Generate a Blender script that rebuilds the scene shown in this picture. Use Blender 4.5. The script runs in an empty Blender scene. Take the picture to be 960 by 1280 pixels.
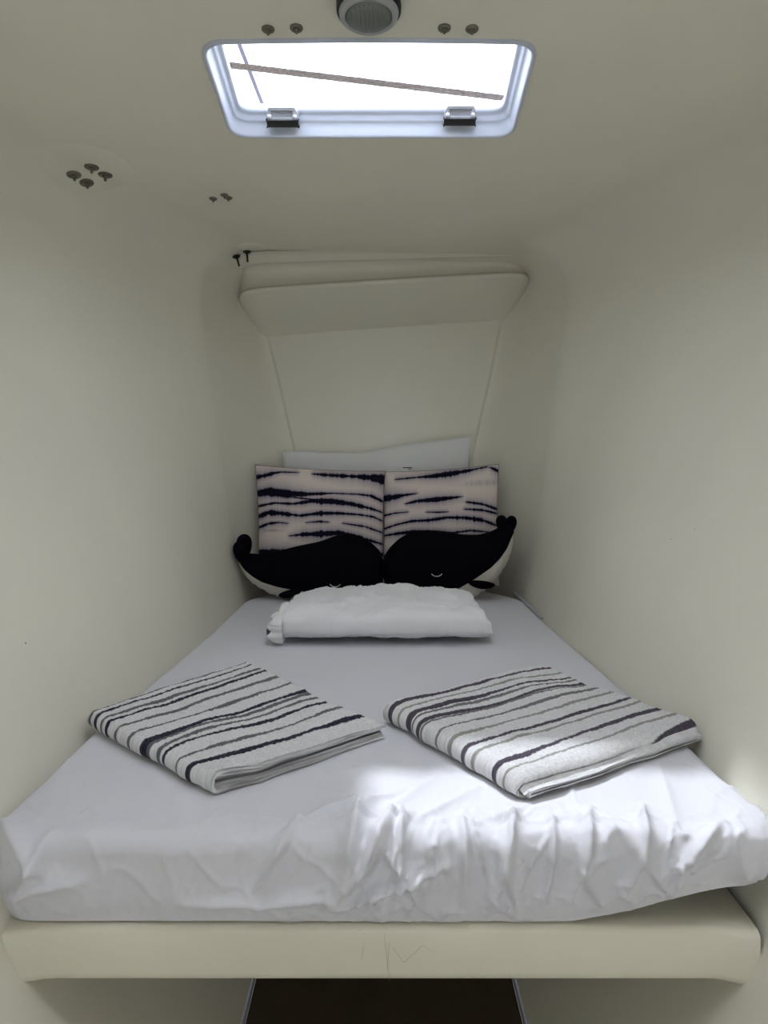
import bpy, bmesh, math, random
import numpy as np
from mathutils import Vector, Matrix
random.seed(4); np.random.seed(4)
SC = bpy.context.scene; COL = SC.collection
PI = math.pi

# ------------------------------------------------------------------ camera
F_PX = 900.0; CAMZ = 1.2; TILT = math.atan(80/900)
cd = bpy.data.cameras.new('camera'); cam = bpy.data.objects.new('camera', cd); COL.objects.link(cam)
cd.sensor_fit = 'HORIZONTAL'; cd.sensor_width = 36; cd.lens = 36*F_PX/960
cd.clip_start = .02
cam.location = (0, 0, CAMZ); cam.rotation_euler = (PI/2-TILT, 0, 0)
SC.camera = cam
# ------------------------------------------------------------------ sky, sun, exposure
w = bpy.data.worlds.new('sky'); SC.world = w; w.use_nodes = True
bg = w.node_tree.nodes['Background']; bg.inputs[0].default_value = (.855, .885, 1, 1); bg.inputs[1].default_value = 5.0
sd = bpy.data.lights.new('sun', 'SUN'); sd.energy = 3.1; sd.angle = math.radians(2.2); sd.color = (.93, .94, 1)
sun = bpy.data.objects.new('sun', sd); COL.objects.link(sun)
sun.rotation_euler = Vector((.328, -.67, -1.44)).to_track_quat('-Z', 'Y').to_euler(); sun.location = (-1, 3, 5)
SC.view_settings.view_transform = 'Standard'; SC.view_settings.look = 'None'
SC.view_settings.gamma = 1; SC.view_settings.use_curve_mapping = False
SC.view_settings.exposure = 0.27

# ------------------------------------------------------------------ helpers
_c, _s = math.cos(TILT), math.sin(TILT)
def ray(px, py):
    a = (px-480)/F_PX; b = (640-py)/F_PX
    return a, _c+b*_s, -_s+b*_c
def on_z(px, py, z):
    a = ray(px, py); k = (z-CAMZ)/a[2]; return np.array((a[0]*k, a[1]*k, z))
def on_y(px, py, Y):
    a = ray(px, py); k = Y/a[1]; return np.array((a[0]*k, Y, CAMZ+a[2]*k))
def zc(Y): return 2.06-.085*(Y-1.62)
def on_ceiling(px, py):
    a = ray(px, py); k = (2.06+.085*1.62-CAMZ)/(a[2]+.085*a[1]); return np.array((a[0]*k, a[1]*k, CAMZ+a[2]*k))

def hashn(i, j, seed):
    n = (i.astype(np.int64)*374761393+j.astype(np.int64)*668265263+seed*974634777) & 0xffffffff
    n = ((n ^ (n >> 13))*1274126177) & 0xffffffff
    return ((n ^ (n >> 16)) & 0xffff)/65535.0
def vnoise(x, y, seed=0):
    x = np.asarray(x, float); y = np.asarray(y, float)+0*x; x = x+0*y
    i = np.floor(x); j = np.floor(y); u = x-i; v = y-j
    u = u*u*(3-2*u); v = v*v*(3-2*v)
    a = hashn(i, j, seed); b = hashn(i+1, j, seed); c = hashn(i, j+1, seed); d = hashn(i+1, j+1, seed)
    return (a*(1-u)+b*u)*(1-v)+(c*(1-u)+d*u)*v-.5
def fbm(x, y, seed=0, o=4):
    r = 0; a = 1
    for k in range(o):
        r = r+a*vnoise(np.asarray(x)*2**k, np.asarray(y)*2**k, seed+k*17); a *= .5
    return r
def sstep(a, b, x):
    t = np.clip((x-a)/(b-a), 0, 1); return t*t*(3-2*t)

def link(o, parent=None):
    COL.objects.link(o)
    if parent is not None: o.parent = parent
    return o
def tag(o, label=None, cat=None, group=None, kind=None):
    if label: o['label'] = label
    if cat: o['category'] = cat
    if group: o['group'] = group
    if kind: o['kind'] = kind
    return o
def thing(name, loc, label, cat, group=None, rot=(0, 0, 0)):
    o = bpy.data.objects.new(name, None); o.location = loc; o.rotation_euler = rot; o.empty_display_size = .05
    link(o); return tag(o, label, cat, group)
def mesh_np(name, V, Fc, mat, parent=None, col=None, smooth=True, normals=None, world=True):
    """V (n,3); Fc list of faces or an (m,4) array"""
    me = bpy.data.meshes.new(name)
    me.from_pydata(np.asarray(V).tolist(), [], Fc.tolist() if isinstance(Fc, np.ndarray) else Fc)
    if smooth: me.polygons.foreach_set('use_smooth', [True]*len(me.polygons))
    if col is not None:
        ca = me.color_attributes.new('Col', 'FLOAT_COLOR', 'POINT')
        ca.data.foreach_set('color', np.c_[col, np.ones(len(col))].astype(np.float32).ravel())
    me.materials.append(mat)
    me.validate(); me.update()
    if normals is not None: me.normals_split_custom_set_from_vertices(np.asarray(normals).tolist())
    o = bpy.data.objects.new(name, me); link(o, parent)
    if parent is not None and world:
        o.matrix_parent_inverse = pw(parent).inverted()
    return o
def pw(o):
    m = Matrix.LocRotScale(o.location, o.rotation_euler, o.scale)
    if o.parent is not None: m = pw(o.parent) @ o.matrix_parent_inverse @ m
    return m
def gfaces(n, m, wn=False, wm=False, flip=False):
    i = np.arange(n if wn else n-1); j = np.arange(m if wm else m-1)
    I, J = np.meshgrid(i, j, indexing='ij'); I2 = (I+1) % n; J2 = (J+1) % m
    f = np.stack([I*m+J, I2*m+J, I2*m+J2, I*m+J2], -1).reshape(-1, 4)
    return f[:, ::-1] if flip else f
def grid(name, G, mat, parent=None, wn=False, wm=False, flip=False, col=None, normals=None, caps=()):
    n, m = G.shape[:2]; Fc = gfaces(n, m, wn, wm, flip)
    if caps:
        Fc = Fc.tolist()
        a = list(range(m)); b = list(range((n-1)*m, n*m))
        if 0 in caps: Fc.append(a if flip else a[::-1])
        if 1 in caps: Fc.append(b[::-1] if flip else b)
    return mesh_np(name, G.reshape(-1, 3), Fc, mat, parent, None if col is None else col.reshape(-1, 3), True, normals)
def gnormals(G, flip=False):
    a = np.gradient(G, axis=0); b = np.gradient(G, axis=1); n = np.cross(a, b)
    n /= np.maximum(np.linalg.norm(n, axis=-1, keepdims=True), 1e-9)
    return -n if flip else n
def from_bm(name, bm, mat, parent=None, smooth=False, world=True):
    bmesh.ops.recalc_face_normals(bm, faces=bm.faces)
    me = bpy.data.meshes.new(name); bm.to_mesh(me); bm.free()
    if smooth: me.polygons.foreach_set('use_smooth', [True]*len(me.polygons))
    me.materials.append(mat)
    o = bpy.data.objects.new(name, me); link(o, parent)
    if parent is not None and world: o.matrix_parent_inverse = pw(parent).inverted()
    return o
def tube_bm(bm, pts, r, seg=10):
    pts = [Vector(p) for p in pts]; rings = []
    for i, p in enumerate(pts):
        t = (pts[min(i+1, len(pts)-1)]-pts[max(i-1, 0)]).normalized()
        a = t.orthogonal().normalized() if i == 0 else (prev-t*prev.dot(t)).normalized()
        prev = a; b = t.cross(a)
        rr = r[i] if isinstance(r, (list, tuple)) else r
        rings.append([bm.verts.new(p+(a*math.cos(2*PI*k/seg)+b*math.sin(2*PI*k/seg))*rr) for k in range(seg)])
    for A, B in zip(rings, rings[1:]):
        for k in range(seg): bm.faces.new((A[k], A[(k+1) % seg], B[(k+1) % seg], B[k]))
    bm.faces.new(rings[0][::-1]); bm.faces.new(rings[-1])
def lathe_bm(bm, prof, seg=32, M=Matrix.Identity(4)):
    """prof: list of (radius, z)"""
    rings = []
    for r, z in prof:
        rings.append([bm.verts.new(M @ Vector((r*math.cos(2*PI*k/seg), r*math.sin(2*PI*k/seg), z))) for k in range(seg)])
    for A, B in zip(rings, rings[1:]):
        for k in range(seg): bm.faces.new((A[k], A[(k+1) % seg], B[(k+1) % seg], B[k]))
    bm.faces.new(rings[0][::-1]); bm.faces.new(rings[-1])

# ------------------------------------------------------------------ materials
def mat(name, base, rough=.5, spec=.5, metal=0, bump=0, bscale=200, sheen=0, var=0, vscale=3, attr=False, coat=0, bdist=.001):
    m = bpy.data.materials.new(name); m.use_nodes = True; nt = m.node_tree; N = nt.nodes; L = nt.links
    p = N['Principled BSDF']; p.inputs['Base Color'].default_value = (*base, 1)
    p.inputs['Roughness'].default_value = rough; p.inputs['Specular IOR Level'].default_value = spec
    p.inputs['Metallic'].default_value = metal; p.inputs['Sheen Weight'].default_value = sheen
    p.inputs['Coat Weight'].default_value = coat
    tc = N.new('ShaderNodeTexCoord')
    if attr:
        at = N.new('ShaderNodeAttribute'); at.attribute_name = 'Col'; src = at.outputs['Color']
    else:
        rgb = N.new('ShaderNodeRGB'); rgb.outputs[0].default_value = (*base, 1); src = rgb.outputs[0]
    if var:
        no = N.new('ShaderNodeTexNoise'); no.inputs['Scale'].default_value = vscale; no.inputs['Detail'].default_value = 4
        L.new(tc.outputs['Object'], no.inputs['Vector'])
        mr = N.new('ShaderNodeMapRange'); mr.inputs[1].default_value = .3; mr.inputs[2].default_value = .7
        mr.inputs[3].default_value = 1-var; mr.inputs[4].default_value = 1+var*.3
        L.new(no.outputs[0], mr.inputs[0])
        mx = N.new('ShaderNodeVectorMath'); mx.operation = 'SCALE'
        L.new(src, mx.inputs[0]); L.new(mr.outputs[0], mx.inputs['Scale']); src = mx.outputs[0]
    L.new(src, p.inputs['Base Color'])
    if bump:
        no = N.new('ShaderNodeTexNoise'); no.inputs['Scale'].default_value = bscale; no.inputs['Detail'].default_value = 3
        L.new(tc.outputs['Object'], no.inputs['Vector'])
        b = N.new('ShaderNodeBump'); b.inputs['Strength'].default_value = bump; b.inputs['Distance'].default_value = bdist
        L.new(no.outputs[0], b.inputs['Height']); L.new(b.outputs[0], p.inputs['Normal'])
    return m
GEL = mat('gelcoat', (.79, .765, .645), .26, .5, bump=.25, bscale=5, var=.03, vscale=2.5, bdist=.01)
GELB = mat('gelcoat_berth', (.78, .745, .60), .38, .45, bump=.2, bscale=6, var=.05, vscale=4, bdist=.004)
FLOORM = mat('sole_laminate', (.09, .07, .045), .5, .4, bump=.2, bscale=80, var=.25, vscale=12)
SHEET = mat('sheet_cotton', (.69, .69, .72), .85, .2, bump=.15, bscale=900, sheen=.15, bdist=.0006)
WHITEC = mat('white_cotton', (.80, .80, .80), .85, .2, bump=.3, bscale=260, sheen=.15, bdist=.0015)
PILLOWC = mat('pillow_cotton', (.74, .745, .72), .85, .2, bump=.15, bscale=300, bdist=.0015)
TERRY = mat('terry_cloth', (.7, .7, .7), .95, .1, bump=1, bscale=650, sheen=.08, attr=True, bdist=.003)
SHIB = mat('dyed_cotton', (.7, .7, .7), .9, .15, bump=.1, bscale=500, attr=True)
BLACKP = mat('black_plush', (.0035, .0035, .006), .98, .03, bump=.5, bscale=350)
PIPC = mat('piping_dark_cotton', (.16, .14, .15), .9, .1)
CREAMP = mat('cream_plush', (.62, .59, .50), .9, .15, bump=.3, bscale=300)
THREAD = mat('silver_thread', (.62, .62, .60), .6, .3)
FRAMEM = mat('hatch_frame_white', (.56, .60, .68), .45, .5)
GREYM = mat('hinge_grey_plastic', (.42, .43, .46), .4, .4)
SCREWW = mat('hinge_cap_white', (.75, .76, .78), .35, .5)
STEEL = mat('tarnished_steel', (.20, .19, .16), .42, .5, metal=.75)
DARKST = mat('dark_steel', (.035, .033, .028), .5, .4, metal=.5)
RUBBER = mat('black_rubber', (.012, .012, .012), .5, .4)
BEZEL = mat('grey_bezel', (.36, .37, .37), .35, .5)
LENS = mat('ribbed_lens', (.16, .17, .155), .3, .5, bump=.8, bscale=140)
ROPEM = mat('rope_fleck', (.085, .07, .062), .9, .1, bump=.8, bscale=300, var=.55, vscale=130)
STAYM = mat('stay_wire_plastic', (.03, .024, .045), .5, .3)
PINKM = mat('faded_pink_print', (.75, .50, .48), .6, .2)
TAGM = mat('label_white', (.85, .85, .82), .6, .2)
INK = mat('label_ink', (.03, .03, .03), .6, .2)
PIPE = mat('mattress_piping', (.50, .50, .56), .8, .2)
DIRT = mat('dark_speck', (.02, .018, .015), .8, .2)
gm = bpy.data.materials.new('hatch_acrylic'); gm.use_nodes = True
nt = gm.node_tree; nt.nodes.clear()
out = nt.nodes.new('ShaderNodeOutputMaterial'); mx = nt.nodes.new('ShaderNodeMixShader')
tr = nt.nodes.new('ShaderNodeBsdfTransparent'); tr.inputs[0].default_value = (.93, .95, .97, 1)
gl = nt.nodes.new('ShaderNodeBsdfGlossy'); gl.inputs['Roughness'].default_value = .05
mx.inputs[0].default_value = .06
nt.links.new(tr.outputs[0], mx.inputs[1]); nt.links.new(gl.outputs[0], mx.inputs[2]); nt.links.new(mx.outputs[0], out.inputs[0])

# ------------------------------------------------------------------ hull shell
YB = 3.16                                    # bulkhead
def hb(Y): return float(np.interp(Y, [-1, 1.05, 1.4, 1.75, 2.3, 2.9], [.63, .62, .625, .60, .565, .545]))
def ht(Y): return float(np.interp(Y, [-1, .6, 1.2, 1.6, 2.0, 2.4, 2.95, 3.2], [1.50, 1.50, 1.48, 1.40, 1.22, .99, .68, .56]))
_Yk = np.linspace(-1, 3.2, 200)
_ker = np.exp(-np.linspace(-2, 2, 25)**2); _ker /= _ker.sum()
_hb = np.convolve(np.pad([hb(y) for y in _Yk], 12, 'edge'), _ker, 'valid')
_ht = np.convolve(np.pad([ht(y) for y in _Yk], 12, 'edge'), _ker, 'valid')
def HB(Y): return float(np.interp(Y, _Yk, _hb))
def HT(Y): return float(np.interp(Y, _Yk, _ht))
def hpanel(z): return np.interp(z, [0, .9, 1.18, 1.73, 2.0], [.33, .345, .385, .505, .545])
Y0 = 2.78
def half_section(Y):
    """right half of the hull section, floor edge to ceiling centre"""
    Ye = min(Y, Y0); zt = zc(Y); b = HB(Ye); t = HT(Y if Y < Y0 else Y0+(Y-Y0)*.3)
    pts = []
    def bez(p0, p1, p2, n):
        for k in range(n):
            s = k/n; pts.append(((1-s)**2*p0[0]+2*s*(1-s)*p1[0]+s*s*p2[0], (1-s)**2*p0[1]+2*s*(1-s)*p1[1]+s*s*p2[1]))
    def lin(p0, p1, n):
        for k in range(n): s = k/n; pts.append((p0[0]+(p1[0]-p0[0])*s, p0[1]+(p1[1]-p0[1])*s))
    P1 = (.30, 0); P2 = (b-.060, .37); P3 = (b, .60); P4 = (t, zt)
    A = np.array; L = lambda p, q, s: tuple(A(p)+(A(q)-A(p))*s)
    lin(P1, L(P1, P2, .8), 8); bez(L(P1, P2, .8), P2, L(P2, P3, .4), 8)
    a = L(P2, P3, .4); c = L(P3, P4, .12); bez(a, P3, c, 10)
    fl = min(.27, t*.40)
    d4 = math.dist(P3, P4); e = L(P3, P4, 1-(fl+.05)/d4); g = (t-fl, zt)
    # slight belly in the wall between c and e
    n = 34
    for k in range(n):
        s = k/n; q = L(c, e, s); pts.append((q[0]+.012*math.sin(PI*s), q[1]))
    bez(e, P4, g, 22); lin(g, (0, zt), 22); pts.append((0, zt))
    pts = A(pts)
    if Y > 2.5:
        yz = np.interp(pts[:, 1], [.75, 1.35], [2.78, 2.50]); q = np.clip((Y-yz)/(YB-yz), 0, 1); f = np.sqrt(np.maximum(0, 1-q**np.interp(pts[:, 1], [.7, 1.5], [2.2, 1.75])))
        hp = hpanel(pts[:, 1]); lim = hp+(b*1.0+.02-hp)*0
        wfull = pts[:, 0]; wl = np.where(wfull > lim, lim+(wfull-lim)*f, wfull)
        pts = np.c_[wl, pts[:, 1]]
    return pts
Ys = np.r_[np.linspace(-.9, 2.78, 93), Y0+(YB-Y0)*np.sin(np.linspace(0, PI/2, 22)[1:])]
Hs = np.array([half_section(y) for y in Ys]); K = Hs.shape[1]
Gr = np.stack([Hs[:, :, 0], np.repeat(Ys[:, None], K, 1), Hs[:, :, 1]], -1)
# soft unevenness in the laminate
ns = fbm(Gr[..., 1]*1.6, Gr[..., 2]*1.6, 5, 2)*.006
wallmask = (Gr[..., 2] > .3) & (np.arange(K)[None] < 84)
Gr[..., 0] += ns*wallmask*sstep(2.9, 2.4, Gr[..., 1])
Gl = Gr.copy(); Gl[..., 0] *= -1
FULL = np.concatenate([Gl, Gr[:, ::-1][:, 1:]], 1)      # left floor edge ... ceiling ... right floor edge
NF = gnormals(FULL)
if NF[40, K-1, 2] > 0: NF = -NF
flip = False
seam = 8+8+10+34+11
M = FULL.shape[1]
def shell(name, j0, j1):
    S = FULL[:, j0:j1+1]; NN = NF[:, j0:j1+1]
    f = gfaces(*S.shape[:2])
    v = S.reshape(-1, 3); q = f[len(f)//2]; fn = np.cross(v[q[1]]-v[q[0]], v[q[2]]-v[q[0]])
    if fn.dot(NN.reshape(-1, 3)[q[0]]) < 0: f = f[:, ::-1]
    return v, f, NN.reshape(-1, 3)
v, f, n = shell('wall_left', 0, seam)
wl = tag(mesh_np('wall_left', v, f, GEL, normals=n), kind='structure')
v, f, n = shell('wall_right', M-1-seam, M-1)
wr = tag(mesh_np('wall_right', v, f, GEL, normals=n), kind='structure')

# hatch outline in plan
hA = on_ceiling(252, 52); hB = on_ceiling(670, 52); hC = on_ceiling(640, 169); hD = on_ceiling(300, 169)
HY0, HY1 = hA[1], hD[1]; HX = (hA[0]+hB[0])/2
HN, HFAR = (hB[0]-hA[0])/2+.002, (hC[0]-hD[0])/2+.010
def hatch_outline(off=0, n=24):
    """rounded trapezoid, offset inward by off; returns CCW xy"""
    y0 = HY0+off; y1 = HY1-off; wn = HN-off; wf = HFAR-off; r0 = max(.055-off*.6, .008)
    cs = [(HX+wn, y0), (HX+wf, y1), (HX-wf, y1), (HX-wn, y0)]; o = []
    for i in range(4):
        p = np.array(cs[i]); a = np.array(cs[i-1]); b = np.array(cs[(i+1) % 4])
        ua = (a-p)/np.linalg.norm(a-p); ub = (b-p)/np.linalg.norm(b-p)
        for k in range(n+1):
            s = k/n; o.append((1-s)**2*(p+ua*r0)+2*s*(1-s)*p+s*s*(p+ub*r0))
        # straight run
        q0 = p+ub*r0; q1 = b-ub*r0
        for k in range(1, n): o.append(q0+(q1-q0)*k/n)
    o = np.array(o)
    o[:, 1] -= .007*np.clip(1-((o[:, 0]-HX)/wn)**2, 0, 1)*sstep(y0+.08, y0, o[:, 1])   # bowed near edge
    return o
# ceiling with the hatch opening
j0, j1 = seam, M-1-seam
S = FULL[:, j0:j1+1]; NN = NF[:, j0:j1+1]; n_, m_ = S.shape[:2]
ia = np.searchsorted(Ys, HY0-.05)-1; ib = np.searchsorted(Ys, HY1+.05)+1
xs_mid = S[(ia+ib)//2, :, 0]
ja = np.searchsorted(S[ib, :, 0], HX-HN-.03)-1; jb = np.searchsorted(S[ib, :, 0], HX+HN+.03)+1
fc = gfaces(n_, m_).reshape(n_-1, m_-1, 4)
keep = np.ones((n_-1, m_-1), bool); keep[ia:ib, ja:jb] = False
i2a, i2b = np.searchsorted(Ys, .50), np.searchsorted(Ys, 1.12)
j2a, j2b = np.searchsorted(S[i2a, :, 0], -.36), np.searchsorted(S[i2a, :, 0], .36)
keep[i2a:i2b, j2a:j2b] = False; H2 = (S[i2a, j2a, 0], S[i2a, j2b, 0], Ys[i2a], Ys[i2b])  # extra ceiling opening, added out of view to let in more skylight
fcs = fc[keep]
per = [S[ia, j] for j in range(ja, jb)]+[S[i, jb] for i in range(ia, ib)]+[S[ib, j] for j in range(jb, ja, -1)]+[S[i, ja] for i in range(ib, ia, -1)]
per = np.array(per)[:, :2]; ctr = np.array((HX, (HY0+HY1)/2)); ol = hatch_outline(.004)
def cast(d):
    best = None
    for k in range(len(per)):
        p = per[k]; e = per[(k+1) % len(per)]-p
        den = d[0]*e[1]-d[1]*e[0]
        if abs(den) < 1e-12: continue
        r = p-ctr; t = (r[0]*e[1]-r[1]*e[0])/den; u = (r[0]*d[1]-r[1]*d[0])/den
        if t > 0 and -1e-9 <= u <= 1+1e-9: best = t
    return ctr+d*best
outer = np.array([cast(p-ctr) for p in ol])
# fan pieces also pass through the block corners
v = S.reshape(-1, 3); nb = len(v); no = len(ol)
ring_o = np.c_[outer, [zc(y) for y in outer[:, 1]]]; ring_i = np.c_[ol, [zc(y) for y in ol[:, 1]]]
extra = []; fx = []
corn = [per[0], S[ia, jb, :2], S[ib, jb, :2], S[ib, ja, :2]]
for c_ in corn:
    a = math.atan2(*(c_-ctr)[::-1]); an = np.arctan2(ol[:, 1]-ctr[1], ol[:, 0]-ctr[0])
    dd = (an-a+PI) % (2*PI)-PI
    k = int(np.argmax(np.where(dd <= 0, dd, -9)))
    k2 = (k+1) % no
    idx = nb+2*no+len(extra); extra.append((*c_, zc(c_[1]))); fx.append([nb+k, idx, nb+k2])
vv = np.concatenate([v, ring_o, ring_i, np.array(extra)])
pf = np.array([[nb+k, nb+(k+1) % no, nb+no+(k+1) % no, nb+no+k] for k in range(no)])
def down(fs, ref):
    q = fs[0]; fn = np.cross(vv[q[1]]-vv[q[0]], vv[q[2]]-vv[q[0]]); return fs if fn[2] < 0 else [list(x)[::-1] for x in fs]
fcs = fcs if np.cross(v[fc[40, m_//2][1]]-v[fc[40, m_//2][0]], v[fc[40, m_//2][2]]-v[fc[40, m_//2][0]])[2] < 0 else fcs[:, ::-1]
allf = fcs.tolist()+[list(x) for x in down(pf.tolist(), 0)]
for t3 in fx: allf += [list(x) for x in down([t3], 0)]
nd = np.array((0, -.085, -1)); nd /= np.linalg.norm(nd)
if NN[40, m_//2, 2] > 0: NN = -NN
nall = np.concatenate([NN.reshape(-1, 3), np.repeat(nd[None], len(vv)-nb, 0)])
ceil = tag(mesh_np('ceiling', vv, allf, GEL, normals=nall), kind='structure')

# floor strip, with the dark joint on each side
bm = bmesh.new()
def box_bm(bm, x0, x1, y0, y1, z0, z1, M=None):
    r = bmesh.ops.create_cube(bm, size=1)
    for q in r['verts']:
        q.co = Vector(((x0+x1)/2+q.co.x*(x1-x0), (y0+y1)/2+q.co.y*(y1-y0), (z0+z1)/2+q.co.z*(z1-z0)))
        if M is not None: q.co = M @ q.co
    return r['verts']
box_bm(bm, -.292, .292, -.9, YB, -.03, .0)
bmesh.ops.bevel(bm, geom=bm.edges[:], offset=.002, segments=1, affect='EDGES')
fl = tag(from_bm('floor', bm, FLOORM), kind='structure')
bm = bmesh.new(); box_bm(bm, -.45, -.2925, -.9, YB, -.05, -.004); box_bm(bm, .2925, .45, -.9, YB, -.05, -.004)
tag(from_bm('trim_1', bm, RUBBER), kind='structure')

# bulkhead: cap behind, raised panel proud of it
bm = bmesh.new()
zz = np.linspace(0, zc(YB), 30)
L_ = [bm.verts.new((-float(hpanel(z))-.03, YB, z)) for z in zz]; R_ = [bm.verts.new((float(hpanel(z))+.02, YB, z)) for z in zz]
for k in range(29): bm.faces.new((L_[k], R_[k], R_[k+1], L_[k+1]))
TL = math.tan(math.radians(3.4))                # the bulkhead moulding sits a little out of level
def prow(z, off, y):
    r = []
    for s in np.linspace(-1, 1, 13):
        x = s*(float(hpanel(z))+.004-off); r.append(bm.verts.new((x, y, z+(TL*x if z > 1.5 else 0))))
    return r
rings = []
for z, o_, y_ in [(.45, .0, YB-.001), (.452, .008, YB-.010), (1.18, .008, YB-.010), (1.5, .008, YB-.010), (1.74, .008, YB-.010)]:
    rings.append(prow(z, o_, y_))
for a_, b_ in zip(rings, rings[1:]):
    for k in range(12): bm.faces.new((a_[k], a_[k+1], b_[k+1], b_[k]))
# bevel sides
for sgn in (0, 12):
    e = []
    for (z, _, _), rg in list(zip([(.45, 0, 0), (.452, 0, 0), (1.18, 0, 0), (1.5, 0, 0), (1.74, 0, 0)], rings)):
        x = (-1 if sgn == 0 else 1)*(float(hpanel(z))+.012)
        e.append(bm.verts.new((x, YB+.001, rg[sgn].co.z)))
    for k in range(4): bm.faces.new((e[k], rings[k][sgn], rings[k+1][sgn], e[k+1]))
wb = tag(from_bm('wall_back', bm, GEL), kind='structure')
for p in wb.data.polygons: p.use_smooth = False

# ledge moulding under the ceiling
prof = [(2.84, 1.958), (2.87, 1.952), (2.895, 1.937), (2.905, 1.934), (2.918, 1.940), (2.94, 1.945), (2.97, 1.938), (2.985, 1.92), (2.982, 1.895), (2.965, 1.876),
        (2.945, 1.868), (2.932, 1.862), (2.928, 1.855), (2.934, 1.847), (2.95, 1.838), (3.00, 1.808), (3.05, 1.778), (3.10, 1.745), (3.118, 1.733), (3.128, 1.722), (3.17, 1.700)]
P_ = np.array(prof)
for _ in range(2):     # chaikin
    Q = [P_[0]]
    for a_, b_ in zip(P_, P_[1:]): Q += [a_*.75+b_*.25, a_*.25+b_*.75]
    Q.append(P_[-1]); P_ = np.array(Q)
xs = np.sin(np.linspace(-PI/2, PI/2, 61))*.615
G = np.zeros((61, len(P_), 3))
for i, x in enumerate(xs):
    e = (1-abs(x/.6155)**16)**(1/2.)
    Y = 3.17+(P_[:, 0]-3.17)*e; z = 1.80+(P_[:, 1]-1.80)*(.75+.25*e)
    tl = sstep(1.97, 1.88, P_[:, 1])*.8+.2
    G[i] = np.c_[x*(1-sstep(1.86, 1.70, z)*.13), Y, z+TL*x*tl+.004*(1-(x/.6)**2)*tl]
tr_ = tag(grid('trim_2', G, GEL, flip=True), kind='structure')

# berth platform
def plat(x): return 1.05-.016*sstep(.53, .60, abs(x))
BW = .60
px_ = np.linspace(-BW, BW, 61)
prf = [(3.12, .465), (2.0, .465), (1.3, .465), (1.10, .465), (1.02, .465), (.008, .463), (.002, .459), (0, .453), (0, .42), (0, .388), (.002, .379), (.008, .373), (.02, .371), (1.08, .370), (3.12, .370)]
G = np.zeros((61, 15, 3))
for i, x in enumerate(px_):
    for j, (a_, z) in enumerate(prf):
        y = a_ if a_ >= 1.03 and j not in (4,) else None
        if j == 4: y = plat(x)+.03
        elif y is None: y = plat(x)+a_
        if j in (0, 14): y = 3.12
        wy = HB(min(y, 2.8))
        G[i, j] = (x/BW*(min(wy-(.047 if x > 0 else .034), .60) if y < 2.8 else .42), y, z)
th = thing('berth_platform', (0, 1.05, .370), 'cream moulded berth shelf with a rounded front board under the mattress', 'bed base')
grid('shelf_board', G, GELB, th, flip=True)
# fine scratches in the board front
bm = bmesh.new()
for a_, b_ in [((480, 1166), (487, 1226)), ((487, 1178), (484, 1212)), ((490, 1184), (505, 1203)), ((505, 1203), (528, 1182)), ((448, 1163), (453, 1162)), ((528, 1182), (540, 1190)), ((455, 1180), (452, 1200))]:
    tube_bm(bm, [on_y(*a_, 1.0495), on_y(*b_, 1.0495)], .00022, 5)
sc_ = from_bm('scratches', bm, mat('scratch_olive', (.42, .39, .28), .7), th); sc_['kind'] = 'stuff'

# unseen aft bulkhead; its narrow doorway is added to let in fill daylight
DW, DH = .13, 1.60
bm = bmesh.new(); hs = half_section(-.9)
loop = [(-x, z) for x, z in hs]+[(x, z) for x, z in hs[::-1]]
for s in (-1, 1):
    vs = [bm.verts.new((s*x, -.9, z)) for x, z in hs if x > DW]
    top = hs[[x > DW for x, z in hs]][-1]
    vs += [bm.verts.new((s*DW, -.9, top[1])), bm.verts.new((s*DW, -.9, 0)), ]
    bm.faces.new(vs)
vs = [bm.verts.new(q) for q in ((-DW, -.9, DH), (DW, -.9, DH), (DW, -.9, 2.28), (-DW, -.9, 2.28))]; bm.faces.new(vs)
tag(from_bm('wall_front', bm, GEL), kind='structure')

# rim of an invented overhead opening, added out of view to brighten the cabin
bm = bmesh.new()
for x0_, x1_, y0_, y1_ in [(H2[0]-.02, H2[0]+.01, H2[2], H2[3]), (H2[1]-.01, H2[1]+.02, H2[2], H2[3]), (H2[0]-.02, H2[1]+.02, H2[2]-.02, H2[2]+.01), (H2[0]-.02, H2[1]+.02, H2[3]-.01, H2[3]+.02)]:
    box_bm(bm, x0_, x1_, y0_, y1_, zc(y1_)-.006, zc(y0_)+.05)
tag(from_bm('added_light_hatch', bm, FRAMEM), kind='structure')
# ------------------------------------------------------------------ hatch
win = bpy.data.objects.new('window_1', None); win.location = (HX, (HY0+HY1)/2, zc((HY0+HY1)/2)); link(win)
tag(win, 'deck hatch with white frame and clear pane in the cabin ceiling', kind='structure')
def hz(y): return zc(y)
prof = [(-.006, .002), (-.006, -.004), (-.002, -.007), (.003, -.006), (.006, -.001), (.010, .02), (.014, .040), (.020, .046), (.026, .050), (.028, .066), (.036, .074), (.046, .078), (.048, .090), (.048, .11), (-.006, .11)]
G = []
for o_, h in prof:
    q = hatch_outline(o_*(.62 if o_ > 0 else 1)); G.append(np.c_[q, [hz(y)+h*(.58 if h > 0 else 1) for y in q[:, 1]]])
grid('hatch_frame', np.array(G), FRAMEM, win, wm=True)
q = hatch_outline(.0285, 8)
bm = bmesh.new()
lo = [bm.verts.new((x, y, hz(y)+.052)) for x, y in q]; hi = [bm.verts.new((x, y, hz(y)+.060)) for x, y in q]
bm.faces.new(lo[::-1]); bm.faces.new(hi)
for k in range(len(q)): bm.faces.new((lo[k], lo[(k+1) % len(q)], hi[(k+1) % len(q)], hi[k]))
from_bm('pane', bm, gm, win)
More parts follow.
